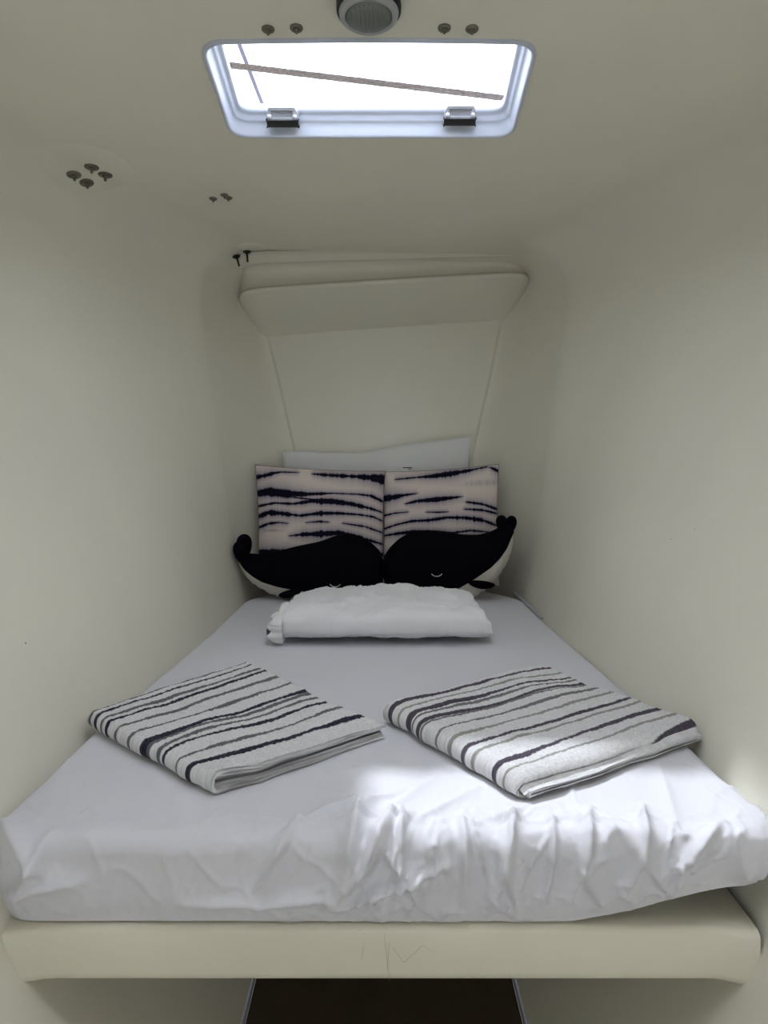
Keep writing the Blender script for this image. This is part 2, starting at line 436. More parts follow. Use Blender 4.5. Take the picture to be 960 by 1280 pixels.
def hinge(px, py):
    yy = HY1-.034; k = ray(px, py); t = yy/k[1]; c0 = Vector((k[0]*t, yy, CAMZ+k[2]*t))
    Mx = Matrix.Translation(c0) @ Matrix.Rotation(math.radians(-50), 4, 'X') @ Matrix.Rotation(PI, 4, 'Z')
    bm = bmesh.new()
    # body with chamfered top and a recess in the face turned down to the cabin
    W, D, H = .041, .020, .010
    outl = [(-W, -D), (W, -D), (W, D*.45), (W*.84, D), (-W*.84, D), (-W, D*.45)]
    a = [bm.verts.new(Mx @ Vector((x, y, H))) for x, y in outl]; b = [bm.verts.new(Mx @ Vector((x*.96, y*.94, -H))) for x, y in outl]
    for i in range(6): bm.faces.new((a[i], a[(i+1) % 6], b[(i+1) % 6], b[i]))
    bm.faces.new(a)
    r = [(-W*.66, -D*.35), (W*.66, -D*.35), (W*.74, D*.62), (-W*.74, D*.62)]
    c1 = [bm.verts.new(Mx @ Vector((x, y, -H))) for x, y in r]; c2 = [bm.verts.new(Mx @ Vector((x*.9, y*.8, -H+.006))) for x, y in r]
    for i in range(4): bm.faces.new((c1[i], c1[(i+1) % 4], c2[(i+1) % 4], c2[i]))
    bm.faces.new(c2)
    for fs in ((0, 1, 'b0', 'b1'),): pass
    bm.faces.new((b[0], b[1], c1[1], c1[0])); bm.faces.new((b[1], b[2], b[3], c1[2], c1[1]))
    bm.faces.new((b[3], b[4], c1[3], c1[2])); bm.faces.new((b[4], b[5], b[0], c1[0], c1[3]))
    h = from_bm('hinge', bm, GREYM, win)
    bm = bmesh.new(); box_bm(bm, -W, W, -D*1.35, -D*.55, -H*1.3, -H*.2, Mx)
    bmesh.ops.bevel(bm, geom=bm.edges[:], offset=.002, segments=2, affect='EDGES')
    from_bm('hinge_pin', bm, RUBBER, h)
    for s in (-1, 1):
        bm = bmesh.new(); lathe_bm(bm, [(.0055, 0), (.0055, .003), (.004, .0045), (.001, .005)], 16, Mx @ Matrix.Translation((s*W*.80, -D*.1, -H)) @ Matrix.Rotation(PI, 4, 'X'))
        from_bm('cap', bm, SCREWW, h, True)
hinge(353, 143); hinge(575, 141)
# faded pink marking on the far side of the frame
bm = bmesh.new()
random.seed(8)
for i in range(26):
    a = 517+random.random()*30; b = 141+random.random()*7*(1-abs(a-532)/40); yy = HY1-.0165-.0
    k = ray(a, b); t = (HY1-.011)/k[1]
    p = Vector((k[0]*t, HY1-.011, CAMZ+k[2]*t)); box_bm(bm, p.x-.003, p.x+.003, p.y-.002, p.y+.003, p.z-.0012, p.z+.0012)
tag(from_bm('faded_marking', bm, PINKM, win), kind='stuff')
# rope and stay over the hatch, outside
def line_pts(a, b, z, ext, n=24, sag=0):
    p = on_z(*a, z); q = on_z(*b, z); d = q-p
    return [tuple(p+d*(-ext+(1+2*ext)*k/n)+np.array((0, 0, -sag*math.sin(PI*k/n)))) for k in range(n+1)]
bm = bmesh.new(); pts = line_pts((283, 81), (625, 122), 2.75, .6, 60)
tube_bm(bm, pts, [.0115+.0010*(i % 2) for i in range(61)], 10)
tag(from_bm('rope', bm, ROPEM, smooth=True), 'flecked grey braided rope crossing over the deck hatch outside', 'rope')
bm = bmesh.new(); pts = line_pts((295, 45), (329, 133), 2.95, .9, 4)
tube_bm(bm, pts, .010, 10)
tag(from_bm('rigging_wire', bm, STAYM, smooth=True), 'thin dark purple rigging wire passing over the left end of the hatch', 'wire')

from mathutils.bvhtree import BVHTree
_bv = BVHTree.FromPolygons([tuple(p) for p in FULL.reshape(-1, 3)], gfaces(*FULL.shape[:2]).tolist())
def on_shell(px, py):
    loc, nrm, i_, d_ = _bv.ray_cast(Vector((0, 0, CAMZ)), Vector(ray(px, py)).normalized())
    if nrm.dot(Vector(ray(px, py))) > 0: nrm = -nrm
    return loc, nrm
# ------------------------------------------------------------------ ceiling lamp
c0 = Vector(on_ceiling(461, 5)); NT = Matrix.Rotation(math.atan(.085), 4, 'X')
th = thing('ceiling_lamp', c0, 'round grey ceiling lamp, switched off, cut by the top of the photo', 'lamp')
Mx = Matrix.Translation(c0) @ NT.inverted() @ Matrix.Rotation(PI, 4, 'X')
bm = bmesh.new(); lathe_bm(bm, [(.0630, -.002), (.0640, .004), (.0635, .014), (.060, .018), (.055, .018)], 48, Mx); from_bm('gasket', bm, RUBBER, th, True)
bm = bmesh.new(); lathe_bm(bm, [(.058, .004), (.0595, .016), (.0575, .024), (.052, .0285), (.047, .0285), (.0455, .025), (.045, .02)], 48, Mx); from_bm('bezel', bm, BEZEL, th, True)
bm = bmesh.new(); lathe_bm(bm, [(.0455, .02), (.0450, .0255), (.040, .030), (.030, .033), (.018, .0345), (.004, .035)], 48, Mx); from_bm('lens', bm, LENS, th, True)
for k in range(9):
    bm = bmesh.new(); x = -.034+k*.0085; l = math.sqrt(.0405**2-x*x); 
    tube_bm(bm, [Mx @ Vector((x, l*s, .0355-.0065*(x*x+(l*s)**2)/.0018)) for s in (-1, -.6, -.2, .2, .6, 1)], .0011, 6)
    from_bm('lens_rib', bm, LENS, th, True)

# ------------------------------------------------------------------ through-deck bolts
def bolt(px, py, r, label, group, nut=.5, shank=.010, dark=False, up=0.001):
    p, pn = on_shell(px, py); pn = (pn*3+Vector((0, 0, -1))).normalized(); p = p+pn*up; mm = DARKST if dark else STEEL
    th = thing('deck_bolt', p, label, 'bolt', group)
    Mx = Matrix.Translation(p) @ pn.to_track_quat('Z', 'Y').to_matrix().to_4x4() @ Matrix.Rotation(random.uniform(-.05, .05), 4, 'X') @ Matrix.Rotation(random.random(), 4, 'Z')
    bm = bmesh.new(); lathe_bm(bm, [(r, -.001), (r, .0012), (r*.93, .0026), (r*.45, .003)], 28, Mx); from_bm('washer', bm, mm, th, True)
    rn = r*nut; bm = bmesh.new(); lathe_bm(bm, [(rn, .002), (rn, .002+rn*.6), (rn*.8, .002+rn*.8), (rn*.5, .002+rn*.85)], 6, Mx); from_bm('nut', bm, mm, th)
    bm = bmesh.new(); prof = [(rn*.52, .002)]
    z = .002+rn
    while z < .002+rn+shank: prof += [(rn*.52, z), (rn*.44, z+.001)]; z += .002
    prof += [(rn*.4, z), (rn*.1, z+.0008)]
    lathe_bm(bm, prof, 12, Mx); from_bm('shank', bm, DARKST if dark else mm, th, True)
pad_p = on_ceiling(110, 212)
g = 'bolts through the oval ceiling pad at upper left'
for a_, b_, t_ in [(92, 216, 'left'), (114.5, 206.5, 'back'), (131.5, 216, 'right'), (108, 226, 'lowest')]:
    pass
for (a_, b_), l in zip([(92, 216), (114.5, 206), (131.5, 216), (108, 226)], ['leftmost', 'topmost', 'rightmost', 'lowest']):
    bolt(a_, b_, .0205, f'{l} steel bolt with washer in the cluster of four at upper left of ceiling', g, .40, .007, up=.0065)
g = 'small bolts in the group of three'
for (a_, b_), l in zip([(266.5, 248), (280.5, 243.5), (285.5, 247)], ['leftmost', 'middle and topmost', 'rightmost']):
    bolt(a_, b_, .0125, f'{l} small bolt in the group of three on the left ceiling', g, .42, .003)
g = 'long bolts hanging by the ledge'
for (a_, b_), l in zip([(295, 319), (308.5, 313)], ['left of two long dark bolts hanging near the left end of the ledge', 'right of two long dark bolts hanging near the left end of the ledge']):
    bolt(a_, b_, .0150, l, g, .5, .030, True, up=.0055)
g = 'bolts along the near edge of the hatch'
for (a_, b_), l in zip([(335, 36), (370.5, 34.5), (555.5, 34.5), (590, 35.5)], ['far left', 'inner left', 'inner right', 'far right']):
    bolt(a_, b_, .0135, f'{l} of the four bolts between the hatch and the top of the photo', g, .42, .004)
def pad(px, py, rx, ry, h, rot=0):
    p, nr = on_shell(px, py); n = 40; rr = np.linspace(0, 1, 14)
    nr = nr.normalized(); tx = Vector((1, 0, 0)); tx = (tx-nr*tx.dot(nr)).normalized(); ty = nr.cross(tx)
    G = np.zeros((14, n, 3))
    for i, q in enumerate(rr):
        for k in range(n):
            a = 2*PI*k/n+rot; c = p+tx*(rx*q*math.cos(a))+ty*(ry*q*math.sin(a))+nr*.15
            l_ = _bv.ray_cast(c, -nr)[0]; G[i, k] = l_+nr*(h*(1-q**4)-.001)
    return grid('mounting_pad', G, GEL, ceil, wm=True)
pad(112, 208, .125, .14, .007, .0)
pad(316, 309, .062, .05, .006, .1)

# ------------------------------------------------------------------ mattress in a fitted sheet
ZT = .612; R = .030; CR = .035; FY = 1.046
def cloth_pos(p, q):
    """flat sheet coords -> draped point, p across (m), q along depth (m)"""
    hw = .605
    # core rectangle inset by R, plan corner radius CR
    x0, y0 = hw-R, FY+R; cx = x0-CR; cy = y0+CR
    ax = np.abs(p); sx = np.sign(p)
    incorner = (ax > cx) & (q < cy)
    dx = ax-cx; dy = cy-q; dc = np.sqrt(dx*dx+dy*dy)+1e-9
    d = np.where(incorner, dc-CR, np.maximum(ax-x0, y0-q))
    side = ax-x0 > y0-q
    nx = np.where(incorner, dx/dc, np.where(side, 1., 0.)); ny = np.where(incorner, -dy/dc, np.where(side, 0., -1.))
    bx = np.where(incorner, cx+nx*CR, np.where(side, x0, ax)); by = np.where(incorner, cy+ny*CR, np.where(side, q, y0))
    return d, bx, by, nx, ny, sx
qs = np.r_[np.arange(.90, 1.16, .0035), np.arange(1.16, 1.55, .006), np.arange(1.55, 3.0, .02)]
ps = np.linspace(-.80, .80, 400)
Pp, Qq = np.meshgrid(ps, qs, indexing='ij')
d, bx, by, nx, ny, sx = cloth_pos(Pp, Qq)
# hem distance: the corner at right is pulled up
xf = sx*bx
dmax = R*PI/2+.122-.072*sstep(.22, .60, xf)+.006*fbm(xf*7, 0*xf, 31, 3)-.004*sstep(-.3, -.6, xf)
out_ = d > dmax
dd = np.minimum(d, dmax); dpos = np.maximum(dd, 0)
ang = np.minimum(dpos/R, PI/2); ex = np.maximum(dpos-R*PI/2, 0)
hem = sstep(.6, 1.0, dpos/dmax)
offn = R*np.sin(ang)-ex*.02-.012*hem**2
X = np.where(d > 0, bx+nx*offn, np.abs(Pp)); Yv = np.where(d > 0, by+ny*offn, Qq)
Z = ZT-R*(1-np.cos(ang))-ex
# normals of the ideal shape for wrinkle displacement
Nx = nx*np.sin(ang); Ny = ny*np.sin(ang); Nz = np.cos(ang)
# wrinkles
W = .004*fbm(Pp*6, Qq*6, 3, 3)*sstep(2.2, 1.0, Qq)
front = sstep(.0-.10, .03, d)*(d > -.2)*sstep(1.30, 1.12, Qq)
fx_ = xf+.0
t_ = Qq
ridge = lambda n, s: np.exp(-np.abs(n)*s)
# crushed ridges: warped directional noise
def ridged(u, v, seed):
    n1 = fbm(u, v, seed, 3); return np.exp(-np.abs(n1)*22)
wx = Pp+.05*fbm(Pp*5, Qq*5, 91, 2)
side_r = sstep(-.3, .05, Pp)
W += front*(.0050*(.35+.65*side_r)*ridged(wx*9+Qq*5, Qq*4-wx*2, 41)+.0035*ridged(wx*22-Qq*9, Qq*7, 55)*(.2+side_r)+.003*ridged(wx*13, Qq*11+wx*5, 77)*(.15+.9*side_r))*sstep(.05, .012, np.abs(0*Pp))
W += front*.006*fbm(wx*11, Qq*3, 12, 2)+front*(.25+.75*side_r)*(.0012*ridged(wx*34+Qq*12, Qq*16, 81)+.0010*ridged(wx*26-Qq*20, Qq*24, 82))
topm = (d < 0)*sstep(1.55, 1.1, Qq)
W += topm*(.0016*ridged(wx*7+Qq*3, Qq*9, 61)+.0012*ridged(wx*14, Qq*6, 62))
def crease(p0, q0, p1, q1, amp, wid):
    global W
    a = np.array((p1-p0, q1-q0)); L2 = a.dot(a); t = ((Pp-p0)*a[0]+(Qq-q0)*a[1])/L2
    tcl = np.clip(t, 0, 1); ddx = Pp-p0-tcl*a[0]; ddy = Qq-q0-tcl*a[1]
    dist = np.sqrt(ddx**2+ddy**2)
    W += 1.7*amp*np.exp(-(dist/wid)**1.4)*(.35+.65*np.sin(np.clip(t, 0, 1)*PI))
for c_ in [(-.07, .965, .02, 1.09, .009, .010), (-.07, .965, -.02, 1.16, .007, .012), (-.09, .945, .10, 1.02, .007, .009), (-.30, .95, -.08, .962, .006, .009),
           (-.50, 1.0, -.60, 1.10, .008, .012), (-.55, .95, -.50, 1.06, .007, .01), (-.60, .97, -.45, .99, .006, .012),
           (.12, .95, .12, 1.10, .006, .006), (.16, .95, .21, 1.12, .006, .007), (.20, .94, .17, 1.05, .005, .006), (.28, .96, .33, 1.13, .006, .007),
           (.36, .97, .42, 1.14, .006, .007), (.42, 1.0, .52, 1.08, .006, .008), (.02, .96, .03, 1.12, .0045, .004), (.06, .98, -.02, 1.06, .005, .006),
           (.24, .96, .26, 1.09, .005, .005), (.0, 1.10, .10, 1.26, .003, .010), (-.05, 1.12, .05, 1.2, .003, .008), (.05, 1.08, .16, 1.2, .0028, .008),
           (-.20, .97, -.13, 1.08, .005, .007), (-.16, 1.05, -.02, 1.19, .003, .009), (.3, 1.06, .33, 1.3, .002, .007), (.45, 1.08, .5, 1.3, .003, .01)]:
    crease(*c_)
W *= 1.0+1.1*front+.5*topm
W *= sstep(1.0, .86, dpos/dmax)*.9+.1
X = X+Nx*W; Yv = Yv+Ny*W; Z = Z+Nz*W
sc = np.array([HB(min(y, 2.75)) for y in np.linspace(.9, 3.1, 300)]); sc = np.interp(Yv, np.linspace(.9, 3.1, 300), sc)
tp = 1-.28*sstep(2.72, 3.02, Yv)
X = np.minimum(X*(sc-.004)/.605, sc+.02)*tp*sx
Z = np.maximum(Z, .4665)
G = np.stack([X, Yv, Z], -1)
fcs = gfaces(*Pp.shape).reshape(len(ps)-1, len(qs)-1, 4)
o_ = out_[:-1, :-1] & out_[1:, :-1] & out_[:-1, 1:] & out_[1:, 1:]
mth = thing('mattress', (0, 1.1, .465), 'mattress in a wrinkled pale lavender grey fitted sheet filling the berth', 'mattress')
m_o = mesh_np('fitted_sheet', G.reshape(-1, 3), fcs[~o_], SHEET, mth)
bm = bmesh.new()     # foam core under the sheet
core = box_bm(bm, -.50, .50, 1.11, 2.72, .4660, .598)
for v_ in core:
    if v_.co.y > 2: v_.co.x *= .9
bmesh.ops.bevel(bm, geom=bm.edges[:], offset=.02, segments=3, affect='EDGES')
from_bm('foam_core', bm, PILLOWC, mth, True)
bm = bmesh.new()
pts = [(.985*HB(y)-.006, y, .613) for y in np.linspace(2.45, 2.9, 20)]
tube_bm(bm, pts, .005, 8); from_bm('piping', bm, PIPE, mth, True)

# ------------------------------------------------------------------ square dyed cushions
def stripes_color(u, v, S, seed, soft):
    base = np.array((.76, .67, .60)); navy = np.array((.004, .004, .014)); halo = np.array((.17, .15, .25))
    c = np.ones(u.shape+(3,))*base
    c *= (1+.05*fbm(u*3, v*9, seed+3, 3))[..., None]
    core = np.zeros(u.shape); hal = np.zeros(u.shape)
    jag = vnoise(u*85, v*2, seed+1)*.014+vnoise(u*33, v*2, seed+2)*.012
    for st in S:
        st = np.array(st); us = st[:, 0]
        vc = np.interp(u, us, st[:, 1]); w = np.interp(u, us, st[:, 2])
        ins = sstep(us[0]-.03, us[0]+.01, u)*(1-sstep(us[-1]-.01, us[-1]+.03, u))
        if us[0] <= 0: ins = 1-sstep(us[-1]-.01, us[-1]+.03, u)
        if us[-1] >= 1: ins = sstep(us[0]-.03, us[0]+.01, u) if us[0] > 0 else np.ones_like(u)
        dist = v-vc
        j = jag*np.clip(w/.015, .25, 1)
        a = np.where(dist < 0, -dist+j*.8, dist+j)
        core = np.maximum(core, ins*(1-sstep(w*.75, w*1.2+.003, a)))
        hw_ = .018+w*1.3
        hal = np.maximum(hal, ins*.95*np.exp(-np.maximum(a-w, 0)/hw_)*(w > .001))
    for (u0, v0, du, dv, am) in soft:
        g_ = am*np.exp(-((u-u0)/du)**2-((v-v0)/dv)**2)*(.7+.9*vnoise(u*50, v*3, seed+9))
        hal = np.maximum(hal, g_)
    hal = np.clip(hal, 0, 1); core = np.clip(core, 0, 1)
    c = c*(1-hal[..., None]*.8)+halo*hal[..., None]*.8
    return c*(1-core[..., None])+navy*core[..., None]
SL = [[(0, .105, .02), (.08, .085, .018), (.14, .062, .012), (.2, .045, .004), (.33, .038, .003)],
      [(.45, .045, .006), (.6, .05, .014), (.8, .055, .016), (.93, .065, .03), (1, .08, .05)],
      [(0, .24, .028), (.1, .222, .036), (.25, .235, .032), (.4, .232, .016), (.6, .215, .004), (.8, .215, .004), (.9, .225, .010), (1, .27, .016)],
      [(.28, .262, .004), (.45, .275, .006), (.5, .28, .01)],
      [(0, .345, .010), (.15, .315, .006), (.3, .318, .009), (.45, .288, .016), (.6, .286, .024), (.75, .302, .016), (.9, .335, .010), (1, .365, .008)],
      [(0, .43, .018), (.1, .395, .018), (.2, .40, .018), (.35, .415, .009), (.5, .39, .014), (.65, .385, .011), (.8, .39, .005), (.92, .405, .008), (1, .44, .010)],
      [(0, .52, .010), (.1, .485, .008), (.18, .475, .005), (.25, .48, .002)], [(.4, .47, .002), (.5, .458, .006), (.57, .462, .002)],
      [(.68, .468, .003), (.85, .49, .006), (1, .54, .010)],
      [(.27, .583, .003), (.38, .568, .016), (.5, .562, .022), (.65, .55, .02), (.8, .58, .012), (1, .64, .012)],
      [(0, .72, .02), (.4, .70, .01), (1, .73, .02)], [(0, .84, .01), (.5, .86, .02), (1, .83, .01)]]
SoL = [(.15, .15, .25, .02, .35), (.95, .12, .08, .05, .6), (.1, .54, .14, .014, .8), (.8, .42, .2, .02, .35), (.95, .6, .1, .02, .5), (.3, .35, .3, .012, .3)]
SR = [[(.12, .075, .005), (.3, .065, .006), (.42, .062, .016), (.6, .048, .026), (.75, .03, .012), (.9, .012, .004)], [(.92, .02, .008), (1, .06, .014)],
      [(0, .24, .026), (.1, .235, .026), (.2, .222, .009), (.3, .214, .003)], [(.2, .3, .003), (.3, .282, .014), (.45, .277, .020), (.6, .268, .012), (.68, .262, .002)],
      [(.72, .31, .007), (.85, .33, .010), (1, .375, .012)], [(0, .39, .006), (.1, .376, .005), (.22, .372, .002)], [(.38, .38, .002), (.48, .386, .005), (.56, .386, .002)],
      [(.70, .368, .003), (.85, .38, .010), (1, .41, .008)],
      [(0, .505, .006), (.12, .475, .006), (.25, .452, .009), (.4, .45, .013), (.55, .433, .009), (.7, .44, .012), (.85, .462, .016), (1, .51, .008)],
      [(0, .565, .004), (.15, .55, .012), (.3, .543, .016), (.45, .55, .012), (.6, .562, .007), (.75, .545, .006), (.9, .56, .005), (1, .575, .003)],
      [(.45, .60, .006), (.7, .60, .014), (1, .60, .01)], [(0, .75, .02), (.5, .72, .012), (1, .74, .02)], [(0, .88, .01), (1, .86, .02)]]
SoR = [(.85, .15, .2, .03, .55), (.25, .1, .2, .02, .3), (.5, .30, .5, .015, .25), (.25, .41, .3, .02, .3), (.8, .3, .2, .02, .5)]
def cushion(name, c4, T, matl, label, cat, group, col=None, n=150, wrk=.004, seed=0, pinch=.035, topfn=None, thY=0):
    """c4: corners TL, TR, BR, BL in world (mid plane); bulges along the plane normal"""
    TLc, TRc, BRc, BLc = [np.array(c) for c in c4]
    u = np.linspace(0, 1, n); v = np.linspace(0, 1, n); U, V = np.meshgrid(u, v, indexing='ij')
    cu, cv = 2*U-1, 2*V-1
    U2 = .5+.5*cu*(1-pinch*(1-cv**2)*np.abs(cu)**2); V2 = .5+.5*cv*(1-pinch*(1-cu**2)*np.abs(cv)**2)
    Pm = (TLc*((1-U2)*(1-V2))[..., None]+TRc*(U2*(1-V2))[..., None]+BRc*(U2*V2)[..., None]+BLc*((1-U2)*V2)[..., None])
    if topfn is not None: Pm = Pm+np.array((0, 0, 1))*(topfn(U)*(1-V)**2)[..., None]
    nn = np.cross(TRc-TLc, BLc-TLc); nn /= np.linalg.norm(nn)
    if nn[1] > 0: nn = -nn
    prof = (np.clip(1-np.abs(cu)**2.6, 0, 1)**.62)*(np.clip(1-np.abs(cv)**2.6, 0, 1)**.62)
    edge = np.exp(-np.minimum(1-np.abs(cu), 1-np.abs(cv))/.12)
    h = T*prof
    wr_ = wrk*fbm(U*5, V*5, seed, 3)*(prof > 0)*prof**.5+wrk*.8*edge*prof**.3*vnoise(U*14, V*14, seed+5)
    Fr = Pm+nn*(h+wr_)[..., None]; Bk = Pm-nn*(h*.8)[..., None]
    th = thing(name, tuple((BLc+BRc)/2), label, cat, group)
    Vv = np.concatenate([Fr.reshape(-1, 3), Bk.reshape(-1, 3)])
    f1 = gfaces(n, n); f2 = gfaces(n, n, flip=True)+n*n
    q = f1[0]; fn = np.cross(Vv[q[1]]-Vv[q[0]], Vv[q[2]]-Vv[q[0]])
    q = f1[(n//2)*(n-1)+n//2]; fn = np.cross(Vv[q[1]]-Vv[q[0]], Vv[q[2]]-Vv[q[0]])
    if fn.dot(nn) < 0: f1, f2 = f1[:, ::-1], f2[:, ::-1]
    cc = None
    if col: cc = col(U, V).reshape(-1, 3); cc = np.concatenate([cc, cc])
    mesh_np('cover', Vv, np.concatenate([f1, f2]), matl, th, cc)
    # piped seam round the edge
    e = [Pm[i, 0] for i in range(n)]+[Pm[-1, j] for j in range(1, n)]+[Pm[i, -1] for i in range(n-2, -1, -1)]+[Pm[0, j] for j in range(n-2, 0, -1)]
    bm = bmesh.new(); tube_bm(bm, e[::3]+[e[0]], .0014, 6)
    return th, bm, Pm, nn
ycb, yct = 2.92, 2.985
def cc(px, py, Y): return on_y(px, py, Y)
tl, tr2 = cc(319, 581, yct), cc(481.5, 589, yct)
bl = np.array((tl[0]+.015, ycb, .635)); br = np.array((tr2[0]-.002, ycb, .635))
th, bm, Pm, nn = cushion('square_cushion', (tl, tr2, br, bl), .060, SHIB, 'left square cream cushion with dark navy tie-dye stripes, behind the whale cushions', 'cushion', 'square tie-dyed cushions',
        lambda u, v: stripes_color(u, v, SL, 3, SoL), n=300, seed=11)
from_bm('seam_piping', bm, PIPC, th, True)
tl, tr2 = cc(477, 590, yct+.018), cc(623.5, 580, yct)
bl = np.array((tl[0]+.004, ycb+.004, .635)); br = np.array((tr2[0]-.0, ycb, .635))
th, bm, Pm, nn = cushion('square_cushion', (tl, tr2, br, bl), .060, SHIB, 'right square cream cushion with dark navy tie-dye stripes, behind the whale cushions', 'cushion', 'square tie-dyed cushions',
        lambda u, v: stripes_color(u, v, SR, 8, SoR), n=300, seed=21)
from_bm('seam_piping', bm, PIPC, th, True)
# white pillow behind
yp = 3.10
tl, tr2 = cc(354, 564, yp), cc(588, 544, yp)
bl = np.array((tl[0]+.03, yp-.04, .63)); br = np.array((tr2[0]-.02, yp-.04, .63))
th, bm, Pm, nn = cushion('bed_pillow', (tl, tr2, br, bl), .030, PILLOWC, 'plain white pillow standing behind the two striped cushions against the bulkhead', 'pillow', None,
        n=120, seed=33, wrk=.010, pinch=.02, topfn=lambda u: -.030*np.exp(-((u-.42)/.27)**2)-.006*np.sin(u*9)*sstep(.4, .6, u))
from_bm('seam', bm, PILLOWC, th, True)
tg = on_y(508, 586.5, 3.066-.004)
bm = bmesh.new(); box_bm(bm, tg[0]-.027, tg[0]+.025, tg[1]-.001, tg[1]+.001, tg[2]-.018, tg[2]+.013); lab = from_bm('care_label', bm, TAGM, th)
bm = bmesh.new()
for a_, b_, c_, h_ in [(-.016, .024, .0065, .002), (.006, .023, -.0005, .0012), (-.004, .012, -.0125, .0008), (.004, .023, -.0125, .0018)]:
    box_bm(bm, tg[0]+a_, tg[0]+b_, tg[1]-.0022, tg[1]-.0008, tg[2]+c_-h_, tg[2]+c_+h_)
o = from_bm('printed_line', bm, INK, lab); o['kind'] = 'stuff'

# ------------------------------------------------------------------ whale cushions
YW = 2.785
def whale(st, bound, label, fin, eye, tail, thk, ax=.0):
    """st: (px, ytop, ybot); bound: (px, y) top of the cream belly"""
    st = np.array(st, float); n = 90
    t = np.linspace(0, 1, len(st)); tt = np.linspace(0, 1, n)
    # smooth interpolation
    def sm(c):
        y = np.interp(tt, t, c); k = np.exp(-np.linspace(-2, 2, 9)**2); k /= k.sum(); yp_ = np.pad(y, 4, 'reflect', reflect_type='odd'); return np.convolve(yp_, k, 'valid')
    px, yt, yb = sm(st[:, 0]), sm(st[:, 1]), sm(st[:, 2])
    bnd = np.array(bound, float); bnd = bnd[np.argsort(bnd[:, 0])]
    sizes = yb-yt
    root = None; rings_t = []; rings_b = []; fr = []
    for i in range(n):
        top = on_y(px[i], yt[i], YW); bot = on_y(px[i], yb[i], YW)
        zt_, zb_ = top[2], max(bot[2], .612); c = (zt_+zb_)/2; hh = max((zt_-zb_)/2, .003)
        x = top[0]; dep = min(thk, hh*.95)
        ybn = float(np.interp(px[i], bnd[:, 0], bnd[:, 1])); zb = on_y(px[i], ybn, YW-dep)[2]
        sn = max(-.93, min((zb-c)/hh, .55)); ph = math.asin(sn)
        A = np.linspace(ph, PI-ph, 40); B = np.linspace(PI-ph, 2*PI+ph, 26)
        def pt(a, pl=0):
            r = 1+pl; ca, sa = math.cos(a), math.sin(a)
            return (x, YW-dep*r*(abs(ca)**.85)*np.sign(ca), c+hh*r*(abs(sa)**.9)*np.sign(sa))
        rings_t.append([pt(a) for a in A])
        pl = .035*math.cos(i*2*PI/4.5)
        rings_b.append([pt(a, pl*math.sin(PI*k/25)-.02) for k, a in enumerate(B)])
        fr.append((x, c, hh, dep))
    root = thing('whale_cushion', (fr[n//2][0], YW, .612), label, 'cushion', 'whale shaped cushions')
    grid('body', np.array(rings_t), BLACKP, root, flip=True, caps=(0, 1)); grid('belly', np.array(rings_b), CREAMP, root, flip=True, caps=(0, 1))
    def lobe(cx, cy, rx, rz, ry, rot, yy, nm='x', bm=None):
        p = on_y(cx, cy, yy); 
        for v_ in bmesh.ops.create_uvsphere(bm, u_segments=24, v_segments=16, radius=1)['verts']:
            a = v_.co; s_ = 1+.25*a.z
            X_ = a.x*rx*s_; Z_ = a.z*rz
            v_.co = Vector((p[0]+X_*math.cos(rot)-Z_*math.sin(rot), yy+a.y*ry, p[2]+X_*math.sin(rot)+Z_*math.cos(rot)))
    bm = bmesh.new()
    for l in tail: lobe(*l, bm=bm)
    from_bm('tail', bm, BLACKP, root, True)
    bm = bmesh.new(); lobe(*fin, bm=bm); from_bm('fin', bm, BLACKP, root, True)
    ex_, ey_, er = eye; pts = []
    for k in range(13):
        a = PI*(1.12+.76*k/12); qx, qy = ex_+er*math.cos(a), ey_-er*math.sin(a)*.75-er*.4
        x = on_y(qx, qy, YW-.07)
        f_ = min(fr, key=lambda f: abs(f[0]-x[0])); z = x[2]
        s_ = max(-1, min((z-f_[1])/f_[2], 1)); s_ = math.copysign(abs(s_)**(1/.9), s_); y = YW-f_[3]*(math.sqrt(1-s_*s_)**.85)-.001
        pp = on_y(qx, qy, y); pts.append(pp)
    bm = bmesh.new(); tube_bm(bm, pts, .0016, 6); from_bm('closed_eye', bm, THREAD, root, True)
whale([(297.5, 694, 699), (300, 691, 708), (305, 690, 716), (313, 692, 726), (325, 693, 735), (345, 690, 745), (370, 683, 752), (400, 677, 757), (418, 670, 757), (435, 667, 757), (450, 670, 757), (465, 679, 752), (475, 689, 742), (479, 700, 730)],
      [(295, 695), (300, 702), (308, 712), (318, 720), (330, 727), (350, 733), (375, 738), (400, 742), (420, 748), (480, 760)],
      'left black plush whale cushion with cream belly, tail against the left wall', (363, 742, .045, .015, .012, .25, YW-.085), (419, 731, 7),
      [(305, 684, .030, .052, .028, -.05, YW-.01), (300, 690, .024, .042, .026, .12, YW-.045)], .085)
whale([(479, 701, 722), (482, 692, 734), (488, 684, 744), (498, 674, 750), (510, 667, 752), (530, 662.5, 753), (550, 664, 753), (575, 668, 752), (598, 669, 744), (613, 665, 731), (626, 659, 715), (634, 656, 702), (639, 657, 688), (642, 663, 674)],
      [(480, 760), (540, 750), (570, 736), (590, 723), (600, 716), (610, 709), (620, 699), (630, 686), (636, 674), (642, 664)],
      'right black plush whale cushion with cream belly, tail up against the right wall', (602, 731, .050, .016, .014, -.10, YW-.085), (546, 718, 7),
      [(627.5, 655, .022, .034, .024, .15, YW-.03), (638.5, 656, .021, .036, .024, -.15, YW-.005), (633, 663, .026, .028, .026, 0, YW-.015)], .085)

